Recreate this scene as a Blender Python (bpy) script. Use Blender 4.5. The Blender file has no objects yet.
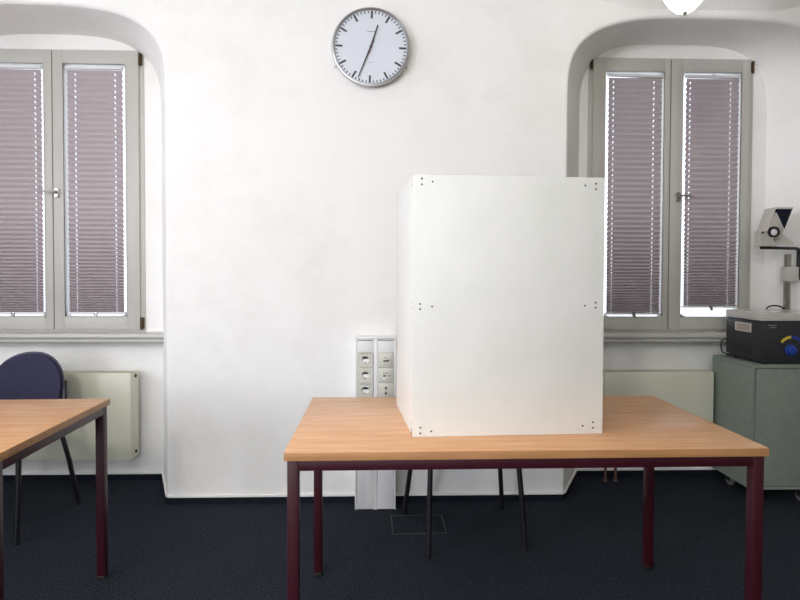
import bpy, bmesh, math, random
from math import pi, sin, cos, radians, sqrt
from mathutils import Vector, Matrix
random.seed(7)
S = bpy.context.scene
COL = S.collection

# ------------------------------------------------------------------ materials
def mat(name, color, rough=.6, metal=0., spec=.5, coat=0.):
    m = bpy.data.materials.new(name); m.use_nodes = True
    b = m.node_tree.nodes['Principled BSDF']
    b.inputs['Base Color'].default_value = (*color, 1)
    b.inputs['Roughness'].default_value = rough
    b.inputs['Metallic'].default_value = metal
    b.inputs['Specular IOR Level'].default_value = spec
    if coat:
        b.inputs['Coat Weight'].default_value = coat
        b.inputs['Coat Roughness'].default_value = .12
    return m

def nd(m, t, **k):
    n = m.node_tree.nodes.new(t)
    for a, v in k.items():
        setattr(n, a, v)
    return n

def noise_color(m, c1, c2, scale, lo=.4, hi=.6, detail=4, stretch=(1, 1, 1), target='Base Color', coords='Object'):
    L = m.node_tree.links; b = m.node_tree.nodes['Principled BSDF']
    tc = nd(m, 'ShaderNodeTexCoord'); mp = nd(m, 'ShaderNodeMapping'); n = nd(m, 'ShaderNodeTexNoise'); r = nd(m, 'ShaderNodeValToRGB')
    mp.inputs['Scale'].default_value = stretch
    n.inputs['Scale'].default_value = scale; n.inputs['Detail'].default_value = detail
    r.color_ramp.elements[0].position = lo; r.color_ramp.elements[1].position = hi
    r.color_ramp.elements[0].color = (*c1, 1); r.color_ramp.elements[1].color = (*c2, 1)
    L.new(tc.outputs[coords], mp.inputs[0]); L.new(mp.outputs[0], n.inputs['Vector']); L.new(n.outputs[0], r.inputs[0]); L.new(r.outputs[0], b.inputs[target])
    return n, r, mp

def bump(m, scale, strength, dist=.01, detail=4, stretch=(1, 1, 1)):
    L = m.node_tree.links; b = m.node_tree.nodes['Principled BSDF']
    tc = nd(m, 'ShaderNodeTexCoord'); mp = nd(m, 'ShaderNodeMapping'); n = nd(m, 'ShaderNodeTexNoise'); bp = nd(m, 'ShaderNodeBump')
    mp.inputs['Scale'].default_value = stretch
    n.inputs['Scale'].default_value = scale; n.inputs['Detail'].default_value = detail
    bp.inputs['Strength'].default_value = strength; bp.inputs['Distance'].default_value = dist
    L.new(tc.outputs['Object'], mp.inputs[0]); L.new(mp.outputs[0], n.inputs['Vector']); L.new(n.outputs[0], bp.inputs['Height']); L.new(bp.outputs[0], b.inputs['Normal'])
    return bp

M = {}
# whitewashed plaster: broad soft dirt clouds, worn patches near the pier's foot, fine roller texture
m = M['plaster'] = mat('plaster', (.84, .82, .78), .9, spec=.2)
L = m.node_tree.links; b = m.node_tree.nodes['Principled BSDF']
tc = nd(m, 'ShaderNodeTexCoord')
n1 = nd(m, 'ShaderNodeTexNoise'); n1.inputs['Scale'].default_value = 2.2; n1.inputs['Detail'].default_value = 8; n1.inputs['Roughness'].default_value = .65
r1 = nd(m, 'ShaderNodeValToRGB'); r1.color_ramp.elements[0].position = .30; r1.color_ramp.elements[1].position = .55
r1.color_ramp.elements[0].color = (.83, .815, .78, 1); r1.color_ramp.elements[1].color = (.885, .875, .85, 1)
L.new(tc.outputs['Object'], n1.inputs['Vector']); L.new(n1.outputs[0], r1.inputs[0])
# yellowish worn stain low on the pier's left side
sep = nd(m, 'ShaderNodeVectorMath', operation='DISTANCE'); sep.inputs[1].default_value = (-1.09, 2.97, .22)
mr = nd(m, 'ShaderNodeMapRange'); mr.inputs['From Min'].default_value = .05; mr.inputs['From Max'].default_value = .32; mr.inputs['To Min'].default_value = .55; mr.inputs['To Max'].default_value = 0
n2 = nd(m, 'ShaderNodeTexNoise'); n2.inputs['Scale'].default_value = 9; n2.inputs['Detail'].default_value = 6
mu = nd(m, 'ShaderNodeMath', operation='MULTIPLY')
mx = nd(m, 'ShaderNodeMix', data_type='RGBA'); mx.inputs[7].default_value = (.66, .62, .50, 1)
L.new(tc.outputs['Object'], sep.inputs[0]); L.new(sep.outputs['Value'], mr.inputs['Value']); L.new(tc.outputs['Object'], n2.inputs['Vector'])
L.new(mr.outputs[0], mu.inputs[0]); L.new(n2.outputs[0], mu.inputs[1]); L.new(mu.outputs[0], mx.inputs[0]); L.new(r1.outputs[0], mx.inputs[6])
L.new(mx.outputs[2], b.inputs['Base Color'])
bA = nd(m, 'ShaderNodeBump'); bA.inputs['Strength'].default_value = .5; bA.inputs['Distance'].default_value = .004
n3 = nd(m, 'ShaderNodeTexNoise'); n3.inputs['Scale'].default_value = 70; n3.inputs['Detail'].default_value = 5
bB = nd(m, 'ShaderNodeBump'); bB.inputs['Strength'].default_value = .5; bB.inputs['Distance'].default_value = .02
n4 = nd(m, 'ShaderNodeTexNoise'); n4.inputs['Scale'].default_value = 4; n4.inputs['Detail'].default_value = 3
L.new(tc.outputs['Object'], n3.inputs['Vector']); L.new(tc.outputs['Object'], n4.inputs['Vector'])
L.new(n3.outputs[0], bA.inputs['Height']); L.new(n4.outputs[0], bB.inputs['Height']); L.new(bB.outputs[0], bA.inputs['Normal']); L.new(bA.outputs[0], b.inputs['Normal'])

m = M['carpet'] = mat('carpet', (.014, .02, .032), .95, spec=.1)
noise_color(m, (.0085, .0108, .0155), (.034, .0425, .056), 120, .33, .68, 4)
bump(m, 160, .8, .006)
M['skirting'] = mat('carpet_skirting', (.011, .014, .021), .95, spec=.1)
M['cap'] = mat('skirting_cap', (.90, .88, .85), .4)
m = M['beech'] = mat('beech_laminate', (.6, .33, .16), .27, spec=.5)
noise_color(m, (.60, .305, .135), (.74, .41, .20), 5, .3, .7, 6, (1, 14, 1))
m = M['beech_edge'] = mat('beech_edge', (.45, .22, .085), .45)
noise_color(m, (.36, .175, .068), (.46, .235, .098), 5, .3, .7, 5, (1, 10, 10))
M['bordeaux'] = mat('bordeaux_lacquer', (.034, .0018, .0070), .42)
M['black'] = mat('black_plastic', (.012, .012, .013), .45)
M['black_steel'] = mat('black_steel', (.010, .010, .012), .35)
m = M['board'] = mat('white_board', (.80, .80, .76), .5, spec=.4)
noise_color(m, (.70, .70, .655), (.745, .74, .70), 6, .3, .7, 4)
M['screw'] = mat('dark_screw', (.07, .07, .06), .4, .6)
M['plaster_grey'] = mat('grey_beige_paint', (.25, .235, .205), .9, spec=.2)
M['frame'] = mat('grey_window_lacquer', (.50, .49, .45), .45)
M['frame_dark'] = mat('window_rebate', (.15, .145, .12), .6)
M['sill'] = mat('sill_lacquer', (.52, .51, .47), .4)
M['hinge'] = mat('old_brass', (.07, .045, .02), .4, .7)
M['nickel'] = mat('satin_nickel', (.42, .40, .36), .3, 1.)
M['steel'] = mat('brushed_steel', (.50, .50, .50), .3, 1.)
M['alu'] = mat('white_aluminium', (.72, .72, .72), .35)
M['cord'] = mat('white_cord', (.8, .8, .85), .7)
M['radiator'] = mat('radiator_enamel', (.68, .68, .56), .35)
M['rad_dark'] = mat('radiator_slot', (.12, .11, .085), .6)
M['copper'] = mat('brown_pipe', (.10, .045, .03), .5)
m = M['fabric_navy'] = mat('navy_upholstery', (.040, .040, .085), .95, spec=.15)
noise_color(m, (.029, .029, .056), (.050, .049, .088), 260, .35, .65, 3)
bump(m, 300, .5, .002)
M['shell'] = mat('aubergine_plastic', (.050, .042, .075), .45)
m = M['greenmetal'] = mat('grey_green_laminate', (.185, .225, .195), .5)
noise_color(m, (.205, .240, .205), (.235, .27, .23), 30, .3, .7, 4)
M['greenedge'] = mat('grey_green_edge', (.26, .30, .26), .5)
m = M['ohp'] = mat('charcoal_housing', (.022, .023, .027), .55)
noise_color(m, (.018, .019, .023), (.03, .031, .036), 200, .3, .7, 3)
M['ohp_light'] = mat('light_grey_plastic', (.55, .52, .47), .5)
M['castor'] = mat('grey_castor', (.14, .135, .125), .5)
M['blue'] = mat('blue_plastic', (.012, .05, .30), .4)
M['yellow'] = mat('yellow_marking', (.65, .52, .05), .5)
M['duct'] = mat('white_pvc', (.84, .84, .83), .45)
M['duct_cream'] = mat('cream_pvc', (.66, .65, .565), .45)
M['mark'] = mat('printed_mark', (.10, .10, .10), .7)
M['mark_red'] = mat('red_print', (.45, .10, .07), .7)
M['greyprint'] = mat('grey_print', (.28, .29, .30), .6)
M['dial'] = mat('clock_dial', (.82, .83, .83), .5)
M['handblack'] = mat('clock_black', (.02, .02, .02), .5)
M['hatch'] = mat('hatch_edge', (.045, .045, .034), .7)
M['mirror'] = mat('dark_mirror', (.02, .022, .045), .08, .6)
M['lens'] = mat('lens_glass', (.75, .75, .78), .1, 0, 1.)

def glass_mat(name, tint):
    g = bpy.data.materials.new(name); g.use_nodes = True; t = g.node_tree; t.nodes.clear()
    o = t.nodes.new('ShaderNodeOutputMaterial'); tr = t.nodes.new('ShaderNodeBsdfTransparent'); gl = t.nodes.new('ShaderNodeBsdfGlossy'); mx = t.nodes.new('ShaderNodeMixShader'); fr = t.nodes.new('ShaderNodeValue')
    tr.inputs[0].default_value = (*tint, 1); gl.inputs['Roughness'].default_value = .02; fr.outputs[0].default_value = .04
    t.links.new(fr.outputs[0], mx.inputs[0]); t.links.new(tr.outputs[0], mx.inputs[1]); t.links.new(gl.outputs[0], mx.inputs[2]); t.links.new(mx.outputs[0], o.inputs[0])
    return g
M['glass'] = glass_mat('window_glass', (.97, .98, 1.))

# pleated fabric: diffuse plus a little daylight coming through
g = M['pleat'] = bpy.data.materials.new('mauve_pleated_fabric'); g.use_nodes = True; t = g.node_tree; t.nodes.clear()
o = t.nodes.new('ShaderNodeOutputMaterial'); d = t.nodes.new('ShaderNodeBsdfDiffuse'); tl = t.nodes.new('ShaderNodeBsdfTranslucent'); mx = t.nodes.new('ShaderNodeMixShader')
d.inputs[0].default_value = (.47, .415, .425, 1); tl.inputs[0].default_value = (.30, .25, .30, 1); mx.inputs[0].default_value = .045
t.links.new(d.outputs[0], mx.inputs[1]); t.links.new(tl.outputs[0], mx.inputs[2]); t.links.new(mx.outputs[0], o.inputs[0])

LAMP_E = 17.0
def opal_mat(name, col, e):
    g = bpy.data.materials.new(name); g.use_nodes = True
    b = g.node_tree.nodes['Principled BSDF']; b.inputs['Base Color'].default_value = (.9, .88, .82, 1); b.inputs['Roughness'].default_value = .2
    b.inputs['Emission Color'].default_value = (*col, 1); b.inputs['Emission Strength'].default_value = e
    return g
# colour and strength of every light, seen and added
LIGHT = dict(A=((1, .98, .95), 12.), B=((1, .96, .88), 14.), C=((1, .98, .90), 252.), D=((1, .965, .90), 48.), V=((1, .92, .76), 6.),
             W1=((.93, .94, 1.08), 22.), W2=((.94, .94, 1.06), 155.), F=((.98, .96, .95), 20.), S=((.84, .91, 1.), 3.0))

# ------------------------------------------------------------------ helpers
def setp(o, label=None, cat=None, group=None, kind=None):
    if label: o['label'] = label
    if cat: o['category'] = cat
    if group: o['group'] = group
    if kind: o['kind'] = kind
    return o

def thing(name, label, cat, loc=(0, 0, 0), rz=0., group=None, kind=None):
    o = bpy.data.objects.new(name, None); COL.objects.link(o); o.empty_display_size = .1
    o.location = loc; o.rotation_euler = (0, 0, rz)
    return setp(o, label, cat, group, kind)

class MB:
    """collects shapes into one mesh"""
    def __init__(s): s.bm = bmesh.new()
    def _tf(s, vs, mtx):
        if mtx is not None:
            for v in vs: v.co = mtx @ v.co
    def box(s, x0, x1, y0, y1, z0, z1, bev=0, mtx=None, seg=2):
        if x0 > x1: x0, x1 = x1, x0
        if y0 > y1: y0, y1 = y1, y0
        if z0 > z1: z0, z1 = z1, z0
        t = bmesh.new()
        vs = [t.verts.new((x, y, z)) for z in (z0, z1) for y in (y0, y1) for x in (x0, x1)]
        for f in ((0, 2, 3, 1), (4, 5, 7, 6), (0, 1, 5, 4), (2, 6, 7, 3), (0, 4, 6, 2), (1, 3, 7, 5)):
            t.faces.new([vs[i] for i in f])
        if bev: bmesh.ops.bevel(t, geom=list(t.edges), offset=bev, segments=seg, affect='EDGES', profile=.5)
        return s._merge(t, mtx)
    def _merge(s, t, mtx=None):
        mp = {}
        for v in t.verts: mp[v] = s.bm.verts.new(mtx @ v.co if mtx is not None else v.co)
        for f in t.faces:
            try: s.bm.faces.new([mp[v] for v in f.verts])
            except ValueError: pass
        t.free(); return s
    def tube(s, pts, r, n=10, caps=True, mtx=None):
        pts = [Vector(p) for p in pts]; k = len(pts)
        rr = r if isinstance(r, (list, tuple)) else [r] * k
        rings = []; prev = None
        for i, p in enumerate(pts):
            d = (pts[min(i + 1, k - 1)] - pts[max(i - 1, 0)]).normalized()
            if prev is None:
                a = Vector((0, 0, 1)) if abs(d.z) < .9 else Vector((1, 0, 0)); u = d.cross(a).normalized()
            else: u = (prev - d * prev.dot(d)).normalized()
            prev = u; w = d.cross(u)
            ring = [s.bm.verts.new(p + (u * cos(2 * pi * j / n) + w * sin(2 * pi * j / n)) * rr[i]) for j in range(n)]
            rings.append(ring)
        for a, b_ in zip(rings, rings[1:]):
            for j in range(n): s.bm.faces.new((a[j], a[(j + 1) % n], b_[(j + 1) % n], b_[j]))
        if caps: s.bm.faces.new(rings[0][::-1]); s.bm.faces.new(rings[-1])
        if mtx is not None: s._tf([v for rg in rings for v in rg], mtx)
        return s
    def lathe(s, prof, n=32, mtx=None):
        """profile [(r,z)] spun round z"""
        rings = []; vs = []
        for r, z in prof:
            if r < 1e-6: ring = [s.bm.verts.new((0, 0, z))]
            else: ring = [s.bm.verts.new((r * cos(2 * pi * j / n), r * sin(2 * pi * j / n), z)) for j in range(n)]
            rings.append(ring); vs += ring
        for a, b_ in zip(rings, rings[1:]):
            for j in range(n):
                A = a[j % len(a)], a[(j + 1) % len(a)]; B = b_[j % len(b_)], b_[(j + 1) % len(b_)]
                q = [A[0], A[1], B[1], B[0]]; q2 = []
                for v in q:
                    if v not in q2: q2.append(v)
                if len(q2) > 2: s.bm.faces.new(q2)
        s._tf(vs, mtx); return s
    def prism(s, poly, y0, y1, mtx=None, bev=0):
        """polygon in x,z extruded along y"""
        t = bmesh.new()
        a = [t.verts.new((x, y0, z)) for x, z in poly]; c = [t.verts.new((x, y1, z)) for x, z in poly]; n = len(poly)
        t.faces.new(a); t.faces.new(c[::-1])
        for i in range(n): t.faces.new((a[i], c[i], c[(i + 1) % n], a[(i + 1) % n]))
        bmesh.ops.recalc_face_normals(t, faces=t.faces)
        if bev: bmesh.ops.bevel(t, geom=list(t.edges), offset=bev, segments=2, affect='EDGES', profile=.5)
        return s._merge(t, mtx)
    def build(s, name, material, parent=None, smooth=35, loc=None, recalc=True, label=None):
        if recalc: bmesh.ops.recalc_face_normals(s.bm, faces=s.bm.faces)
        me = bpy.data.meshes.new(name); s.bm.to_mesh(me); s.bm.free()
        mats = material if isinstance(material, list) else [material]
        for q in mats: me.materials.append(q)
        if smooth:
            me.shade_smooth(); me.set_sharp_from_angle(angle=radians(smooth))
        o = bpy.data.objects.new(name, me); COL.objects.link(o)
        if loc: o.location = loc
        if parent: o.parent = parent
        if label: o['label'] = label
        return o

def copy_tree(o, parent=None):
    c = o.copy(); COL.objects.link(c)
    if parent: c.parent = parent
    for ch in [x for x in list(COL.objects) if x.parent == o]: copy_tree(ch, c)
    return c

def RZ(a): return Matrix.Rotation(a, 4, 'Z')
def T(*p): return Matrix.Translation(p)
RX90 = Matrix.Rotation(radians(90), 4, 'X')      # local z -> world -y (towards the room)

# ------------------------------------------------------------------ room shell
P, N = 2.973, 3.327               # pier face, window wall inside the niches
XL, XR, YB, ZC = -3.4, 3.5, -3.3, 3.2
WO = 3.55                         # outer face
NI = [dict(c=-1.965, al=.795, ar=.795, zb=2.215, b=.44, n=3.3, bl=.645, br=.642, bzb=2.195, bb=.45, bn=3.0, wx0=-2.478, wx1=-1.422, wz0=.893, wz1=2.556),
      dict(c=1.745, al=.745, ar=.80, zb=2.20, b=.44, n=3.2, bl=.562, br=.60, bzb=2.19, bb=.45, bn=3.4, wx0=1.235, wx1=2.254, wz0=.893, wz1=2.556)]
def prof(c, al, ar, zb, b, n, y, K=44):
    pts = [(c - al, y, 0.)]
    for i in range(K + 1):
        t_ = pi - pi * i / K; cc, ss = cos(t_), sin(t_)
        a = al if cc < 0 else ar
        pts.append((c + a * math.copysign(abs(cc) ** (2 / n), cc), y, zb + b * abs(ss) ** (2 / n)))
    pts.append((c + ar, y, 0.)); return pts
def z0(x):
    d = min(abs(x - q['c']) for q in NI)
    return (2.688 - .006 * max(-1, min(1, x))) + .22 * max(0, d - .40)
w = MB(); bm = w.bm; fronts = []; backs = []
for q in NI:
    R = .019; rings = []
    for ph in (0, 22, 45, 68, 90):
        o_ = R * (1 - sin(radians(ph))); y_ = P + R * (1 - cos(radians(ph)))
        rings.append(prof(q['c'], q['al'] + o_, q['ar'] + o_, q['zb'], q['b'] + o_, q['n'], y_))
    fr_, bk_ = rings[-1], prof(q['c'], q['bl'], q['br'], q['bzb'], q['bb'], q['bn'], N)
    for k in range(1, 6):
        u = k / 5; rings.append([tuple(a_ * (1 - u) + b_ * u for a_, b_ in zip(p1, p2)) for p1, p2 in zip(fr_, bk_)])
    vr = [[bm.verts.new(p) for p in rg] for rg in rings]
    for a, c in zip(vr, vr[1:]):
        for j in range(len(a) - 1): bm.faces.new((a[j], a[j + 1], c[j + 1], c[j]))
    fronts.append(vr[0]); backs.append(vr[-1])
# pier face: columns above each arch, plain pieces beside and between the niches
def topv(x): return bm.verts.new((x, P, z0(x)))
tops = []
for fr in fronts:
    tv = [topv(v.co.x) for v in fr[1:-1]]; tops.append(tv)
    for j in range(len(tv) - 1): bm.faces.new((fr[j + 1], fr[j + 2], tv[j + 1], tv[j]))
def piece(xa, xb, left, right):
    """left/right = (floor vertex, arch-foot vertex or None, top vertex)"""
    mid = [topv(xa + (xb - xa) * i / 16) for i in range(1, 16)]
    bm.faces.new([v for v in left[:1] + right + tuple(mid[::-1]) + (left[2], left[1]) if v is not None])
fl, fr = fronts
piece(XL, fl[0].co.x, (bm.verts.new((XL, P, 0)), None, topv(XL)), (fl[0], fl[1], tops[0][0]))
piece(fl[-1].co.x, fr[0].co.x, (fl[-1], fl[-2], tops[0][-1]), (fr[0], fr[1], tops[1][0]))
piece(fr[-1].co.x, XR, (fr[-1], fr[-2], tops[1][-1]), (bm.verts.new((XR, P, 0)), None, topv(XR)))
# window wall inside each niche with the window opening left out, plus the opening's jambs to the outside
for q, bk in zip(NI, backs):
    lo_l, lo_r = bk[0], bk[-1]
    zl = q['wz0'] + .02; X0, X1, Z1 = q['wx0'] + .022, q['wx1'] - .022, q['wz1'] - .026
    vL = bm.verts.new((q['c'] - q['bl'], N, zl)); vR = bm.verts.new((q['c'] + q['br'], N, zl))
    wA = bm.verts.new((X0, N, zl)); wB = bm.verts.new((X1, N, zl)); wC = bm.verts.new((X1, N, Z1)); wD = bm.verts.new((X0, N, Z1))
    bm.faces.new((lo_l, vL, wA, wB, vR, lo_r))
    ar_ = bk[1:-1]; L_ = [v for v in ar_ if v.co.x < X0]; R_ = [v for v in ar_ if v.co.x > X1]; Mi = ar_[len(L_) - 1:len(ar_) - len(R_) + 1]
    bm.faces.new([vL] + L_ + [wD, wA]); bm.faces.new([wC] + R_ + [vR, wB])
    for a, c, e in [(wD, Mi[i], Mi[i + 1]) for i in range(len(Mi) // 2)] + [(wC, Mi[i], Mi[i + 1]) for i in range(len(Mi) // 2, len(Mi) - 1)] + [(wD, Mi[len(Mi) // 2], wC)]: bm.faces.new((a, c, e))
    oo = [bm.verts.new((v.co.x, WO, v.co.z)) for v in (wA, wB, wC, wD)]
    for i, (a, c) in enumerate(zip((wA, wB, wC, wD), (wB, wC, wD, wA))): bm.faces.new((a, c, oo[(i + 1) % 4], oo[i]))
wall = w.build('wall_back', M['plaster'], smooth=50, recalc=True); setp(wall, kind='structure')

# vaulted ceiling: lunettes over the niches run into the flat middle
w = MB(); bm = w.bm; th0 = .52; CD = 1.1
cols = []
for i in range(121):
    x = XL + (XR - XL) * i / 120; col_ = [bm.verts.new((x, P + .012, z0(x) - .02))]
    for k in range(15):
        th = th0 + (pi / 2 - th0) * k / 14
        z = z0(x) + (ZC - z0(x)) * (sin(th) - sin(th0)) / (1 - sin(th0)); y = P - CD * (cos(th0) - cos(th))
        col_.append(bm.verts.new((x, y, z)))
    col_.append(bm.verts.new((x, YB, ZC))); cols.append(col_)
for a, c in zip(cols, cols[1:]):
    for k in range(16): bm.faces.new((a[k], a[k + 1], c[k + 1], c[k]))
setp(w.build('ceiling', M['plaster'], smooth=50), kind='structure')
setp(MB().box(XL - .2, XR + .2, YB - .2, WO, -.12, 0).build('floor', M['carpet'], smooth=0), kind='structure')
def end_poly(x):
    pts = [(P + .25, 0), (P + .25, z0(x))] + [(P - CD * (cos(th0) - cos(th0 + (pi / 2 - th0) * k / 14)), z0(x) + (ZC - z0(x)) * (sin(th0 + (pi / 2 - th0) * k / 14) - sin(th0)) / (1 - sin(th0))) for k in range(15)]
    return pts
# side walls: the left one has two window openings (behind and beside the camera) that daylight the room
def side_wall(name, x, thick, holes):
    w = MB()
    ys = sorted({YB - .2, P + .5} | {v for h in holes for v in h[:2]})
    for y0, y1 in zip(ys, ys[1:]):
        hh = [h for h in holes if h[0] <= y0 + 1e-6 and h[1] >= y1 - 1e-6]
        if hh:
            w.box(x, x + thick, y0, y1, 0, hh[0][2]); w.box(x, x + thick, y0, y1, hh[0][3], ZC + .05)
        else: w.box(x, x + thick, y0, y1, 0, ZC + .05)
    return setp(w.build(name, M['plaster_grey'], smooth=0), kind='structure')
HL = [(-1.9, -.6, .9, 2.5), (.5, 1.8, .9, 2.5)]
side_wall('wall_left', XL, -.2, HL)
side_wall('wall_right', XR, .2, [])
FW = (-2.6, .2, .95, 2.45)  # window opening added behind the camera for frontal fill
w = MB(); w.box(XL - .2, FW[0], YB - .2, YB, 0, ZC + .05); w.box(FW[1], XR + .2, YB - .2, YB, 0, ZC + .05); w.box(FW[0], FW[1], YB - .2, YB, 0, FW[2]); w.box(FW[0], FW[1], YB - .2, YB, FW[3], ZC + .05)
setp(w.build('wall_front', M['plaster_grey'], smooth=0), kind='structure')

# carpet skirting with its thin white cap follows the wall into the niches
def path_strip(name, material, z_0, z_1, th):
    w = MB(); bm = w.bm
    pts = [(XL, P)]
    for q in NI:
        a = q['c'] - q['al']; b_ = q['c'] + q['ar']
        pts += [(a - .02, P), (a - .004, P + .012), (q['c'] - q['bl'], N), (q['c'] + q['br'], N), (b_ + .004, P + .012), (b_ + .02, P)]
    pts += [(XR, P)]
    nrm = []
    for i in range(len(pts)):
        def sn(i0, i1):
            d = Vector((pts[i1][0] - pts[i0][0], pts[i1][1] - pts[i0][1])).normalized(); return Vector((d.y, -d.x))
        A = sn(i - 1, i) if i else sn(0, 1); B = sn(i, i + 1) if i < len(pts) - 1 else A
        n_ = (A + B).normalized(); nrm.append(n_ / max(.5, n_.dot(A)))
    rows = []
    for p_, n_ in zip(pts, nrm):
        f = Vector(p_) + n_ * th; bk = Vector(p_) + n_ * .0004
        rows.append([bm.verts.new((bk.x, bk.y, z_0)), bm.verts.new((f.x, f.y, z_0)), bm.verts.new((f.x, f.y, z_1)), bm.verts.new((bk.x, bk.y, z_1))])
    for a, c in zip(rows, rows[1:]):
        for k in range(4): bm.faces.new((a[k], a[(k + 1) % 4], c[(k + 1) % 4], c[k]))
    bm.faces.new(rows[0]); bm.faces.new(rows[-1][::-1])
    return setp(w.build(name, material, smooth=0), kind='structure')
path_strip('baseboard_back', M['skirting'], 0, .036, .009)
path_strip('trim_1', M['cap'], .036, .046, .011)

# ------------------------------------------------------------------ windows
def ring_rect(w, x0, x1, z0_, z1_, wd, y0, y1, bev=.003, wb=None):
    """picture frame of four mitre-less members"""
    wb = wb or wd
    w.box(x0, x0 + wd, y0, y1, z0_, z1_, bev); w.box(x1 - wd, x1, y0, y1, z0_, z1_, bev)
    w.box(x0 + wd, x1 - wd, y0 + .0008, y1, z1_ - wd, z1_, bev); w.box(x0 + wd, x1 - wd, y0 + .0008, y1, z0_, z0_ + wb, bev)

def window(idx, q, xm, sashes, hinges, handle_x, lever):
    xm *= .9946
    t_ = thing('window_%d' % idx, 'grey-green lacquered double casement window in the %s arched niche' % ('left' if idx == 1 else 'right'), 'window', (q['c'], N, q['wz0']), kind='structure')
    inv = T(-q['c'], -N, -q['wz0'])
    def fin(w, name, m_, parent=t_, **k):
        for v in w.bm.verts: v.co = inv @ v.co
        return w.build(name, m_, parent, **k)
    w = MB(); ring_rect(w, q['wx0'], q['wx1'], q['wz0'], q['wz1'], .034, N - .006, N + .075)
    w.box(xm - .014, xm + .014, N + .02, N + .075, q['wz0'] + .034, q['wz1'] - .034)
    fin(w, 'window_frame', M['frame'])
    for si, sx_ in enumerate(sashes):
        x0, x1, gx0, gx1 = [v * .9946 for v in sx_]
        za, zb = q['wz0'] + .012, q['wz1'] - .010; ga, gb = .984, 2.470
        w = MB(); yf, yb = N - .018, N + .05
        w.box(x0, gx0, yf, yb, za, zb, .003); w.box(gx1, x1, yf, yb, za, zb, .003)
        w.box(gx0 - .002, gx1 + .002, yf + .001, yb, gb, zb, .003); w.box(gx0 - .002, gx1 + .002, yf + .001, yb, za, ga, .003)
        # glazing bead: a thin raised lip round the opening
        for (a, c, d_, e) in ((gx0 - .006, gx0, ga - .006, gb + .006), (gx1, gx1 + .006, ga - .006, gb + .006)): w.box(a, c, yf - .002, yf + .01, d_, e, .0008)
        for (d_, e) in ((ga - .006, ga), (gb, gb + .006)): w.box(gx0 - .0055, gx1 + .0055, yf - .002, yf + .01, d_, e, .0008)
        sash = fin(w, 'sash', M['frame'])
        w = MB().box(gx0 - .004, gx1 + .004, N + .018, N + .022, ga - .004, gb + .004); fin(w, 'pane', M['glass'], sash, smooth=0)
        if x0 - .01 < handle_x < x1:
            hz = 1.716; w = MB()
            w.lathe([(0, 0), (.015, 0), (.0155, .006), (.013, .009), (0, .009)], 24, T(handle_x, yf, hz + .012) @ RX90)
            w.lathe([(0, 0), (.013, 0), (.013, .012), (.011, .014), (0, .014)], 24, T(handle_x + .001 , yf, hz - .020) @ RX90)
            w.box(handle_x - .013, handle_x + .013, yf - .007, yf, hz - .022, hz + .014, .003)
            w.tube([(handle_x, yf, hz), (handle_x, yf - .042, hz)], .008, 14)
            w.tube([(handle_x - lever * .012, yf - .045, hz), (handle_x + lever * .06, yf - .045, hz), (handle_x + lever * .072, yf - .043, hz)], [.0065, .006, .005], 12)
            fin(w, 'handle', M['nickel'], sash, label='satin nickel lever handle')
    # cover strip where the two sashes meet
    w = MB().box(xm - .0025, xm + .0025, N - .0165, N + .02, q['wz0'] + .014, q['wz1'] - .012); fin(w, 'rebate', M['frame_dark'])
    for (hx, hz) in hinges:
        w = MB(); w.tube([(hx, N - .022, hz - .034), (hx, N - .022, hz + .034)], .0065, 12)
        w.box(hx - .009, hx + .009, N - .020, N - .006, hz - .030, hz + .030, .001)
        w.lathe([(0, 0), (.004, .002), (.0065, .008), (0, .008)], 12, T(hx, N - .022, hz - .042))
        fin(w, 'hinge', M['hinge'], label='dark old brass hinge')
    return t_
window(1, NI[0], -1.961, [(-2.448, -1.9635, -2.398, -2.012), (-1.9585, -1.457, -1.898, -1.535)], [(-1.438, 2.500), (-1.436, .945), (-2.465, 2.508), (-2.465, .945)], -1.926, -1)
window(2, NI[1], 1.747, [(1.268, 1.7445, 1.345, 1.709), (1.7495, 2.243, 1.824, 2.188)], [(1.250, 2.515), (1.250, .95), (2.240, 2.505), (2.240, .95)], 1.785, 1)

# window boards with moulded front edge
def sill(name, q, x0, x1):
    ypts = [(N, .891), (3.222, .891), (3.214, .886), (3.212, .872), (3.216, .864), (3.226, .862), (3.228, .856), (3.222, .852), (3.222, .842), (3.232, .836), (N, .836)]
    w = MB(); bm = w.bm
    a = [bm.verts.new((x0, y, z)) for y, z in ypts]; c = [bm.verts.new((x1, y, z)) for y, z in ypts]
    bm.faces.new(a[::-1]); bm.faces.new(c)
    for i in range(len(a)): bm.faces.new((a[i], a[(i + 1) % len(a)], c[(i + 1) % len(a)], c[i]))
    setp(w.build(name, M['sill'], smooth=30), kind='structure')
sill('trim_2', NI[0], -2.66, -1.268); sill('trim_3', NI[1], 1.132, 2.39)

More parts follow.
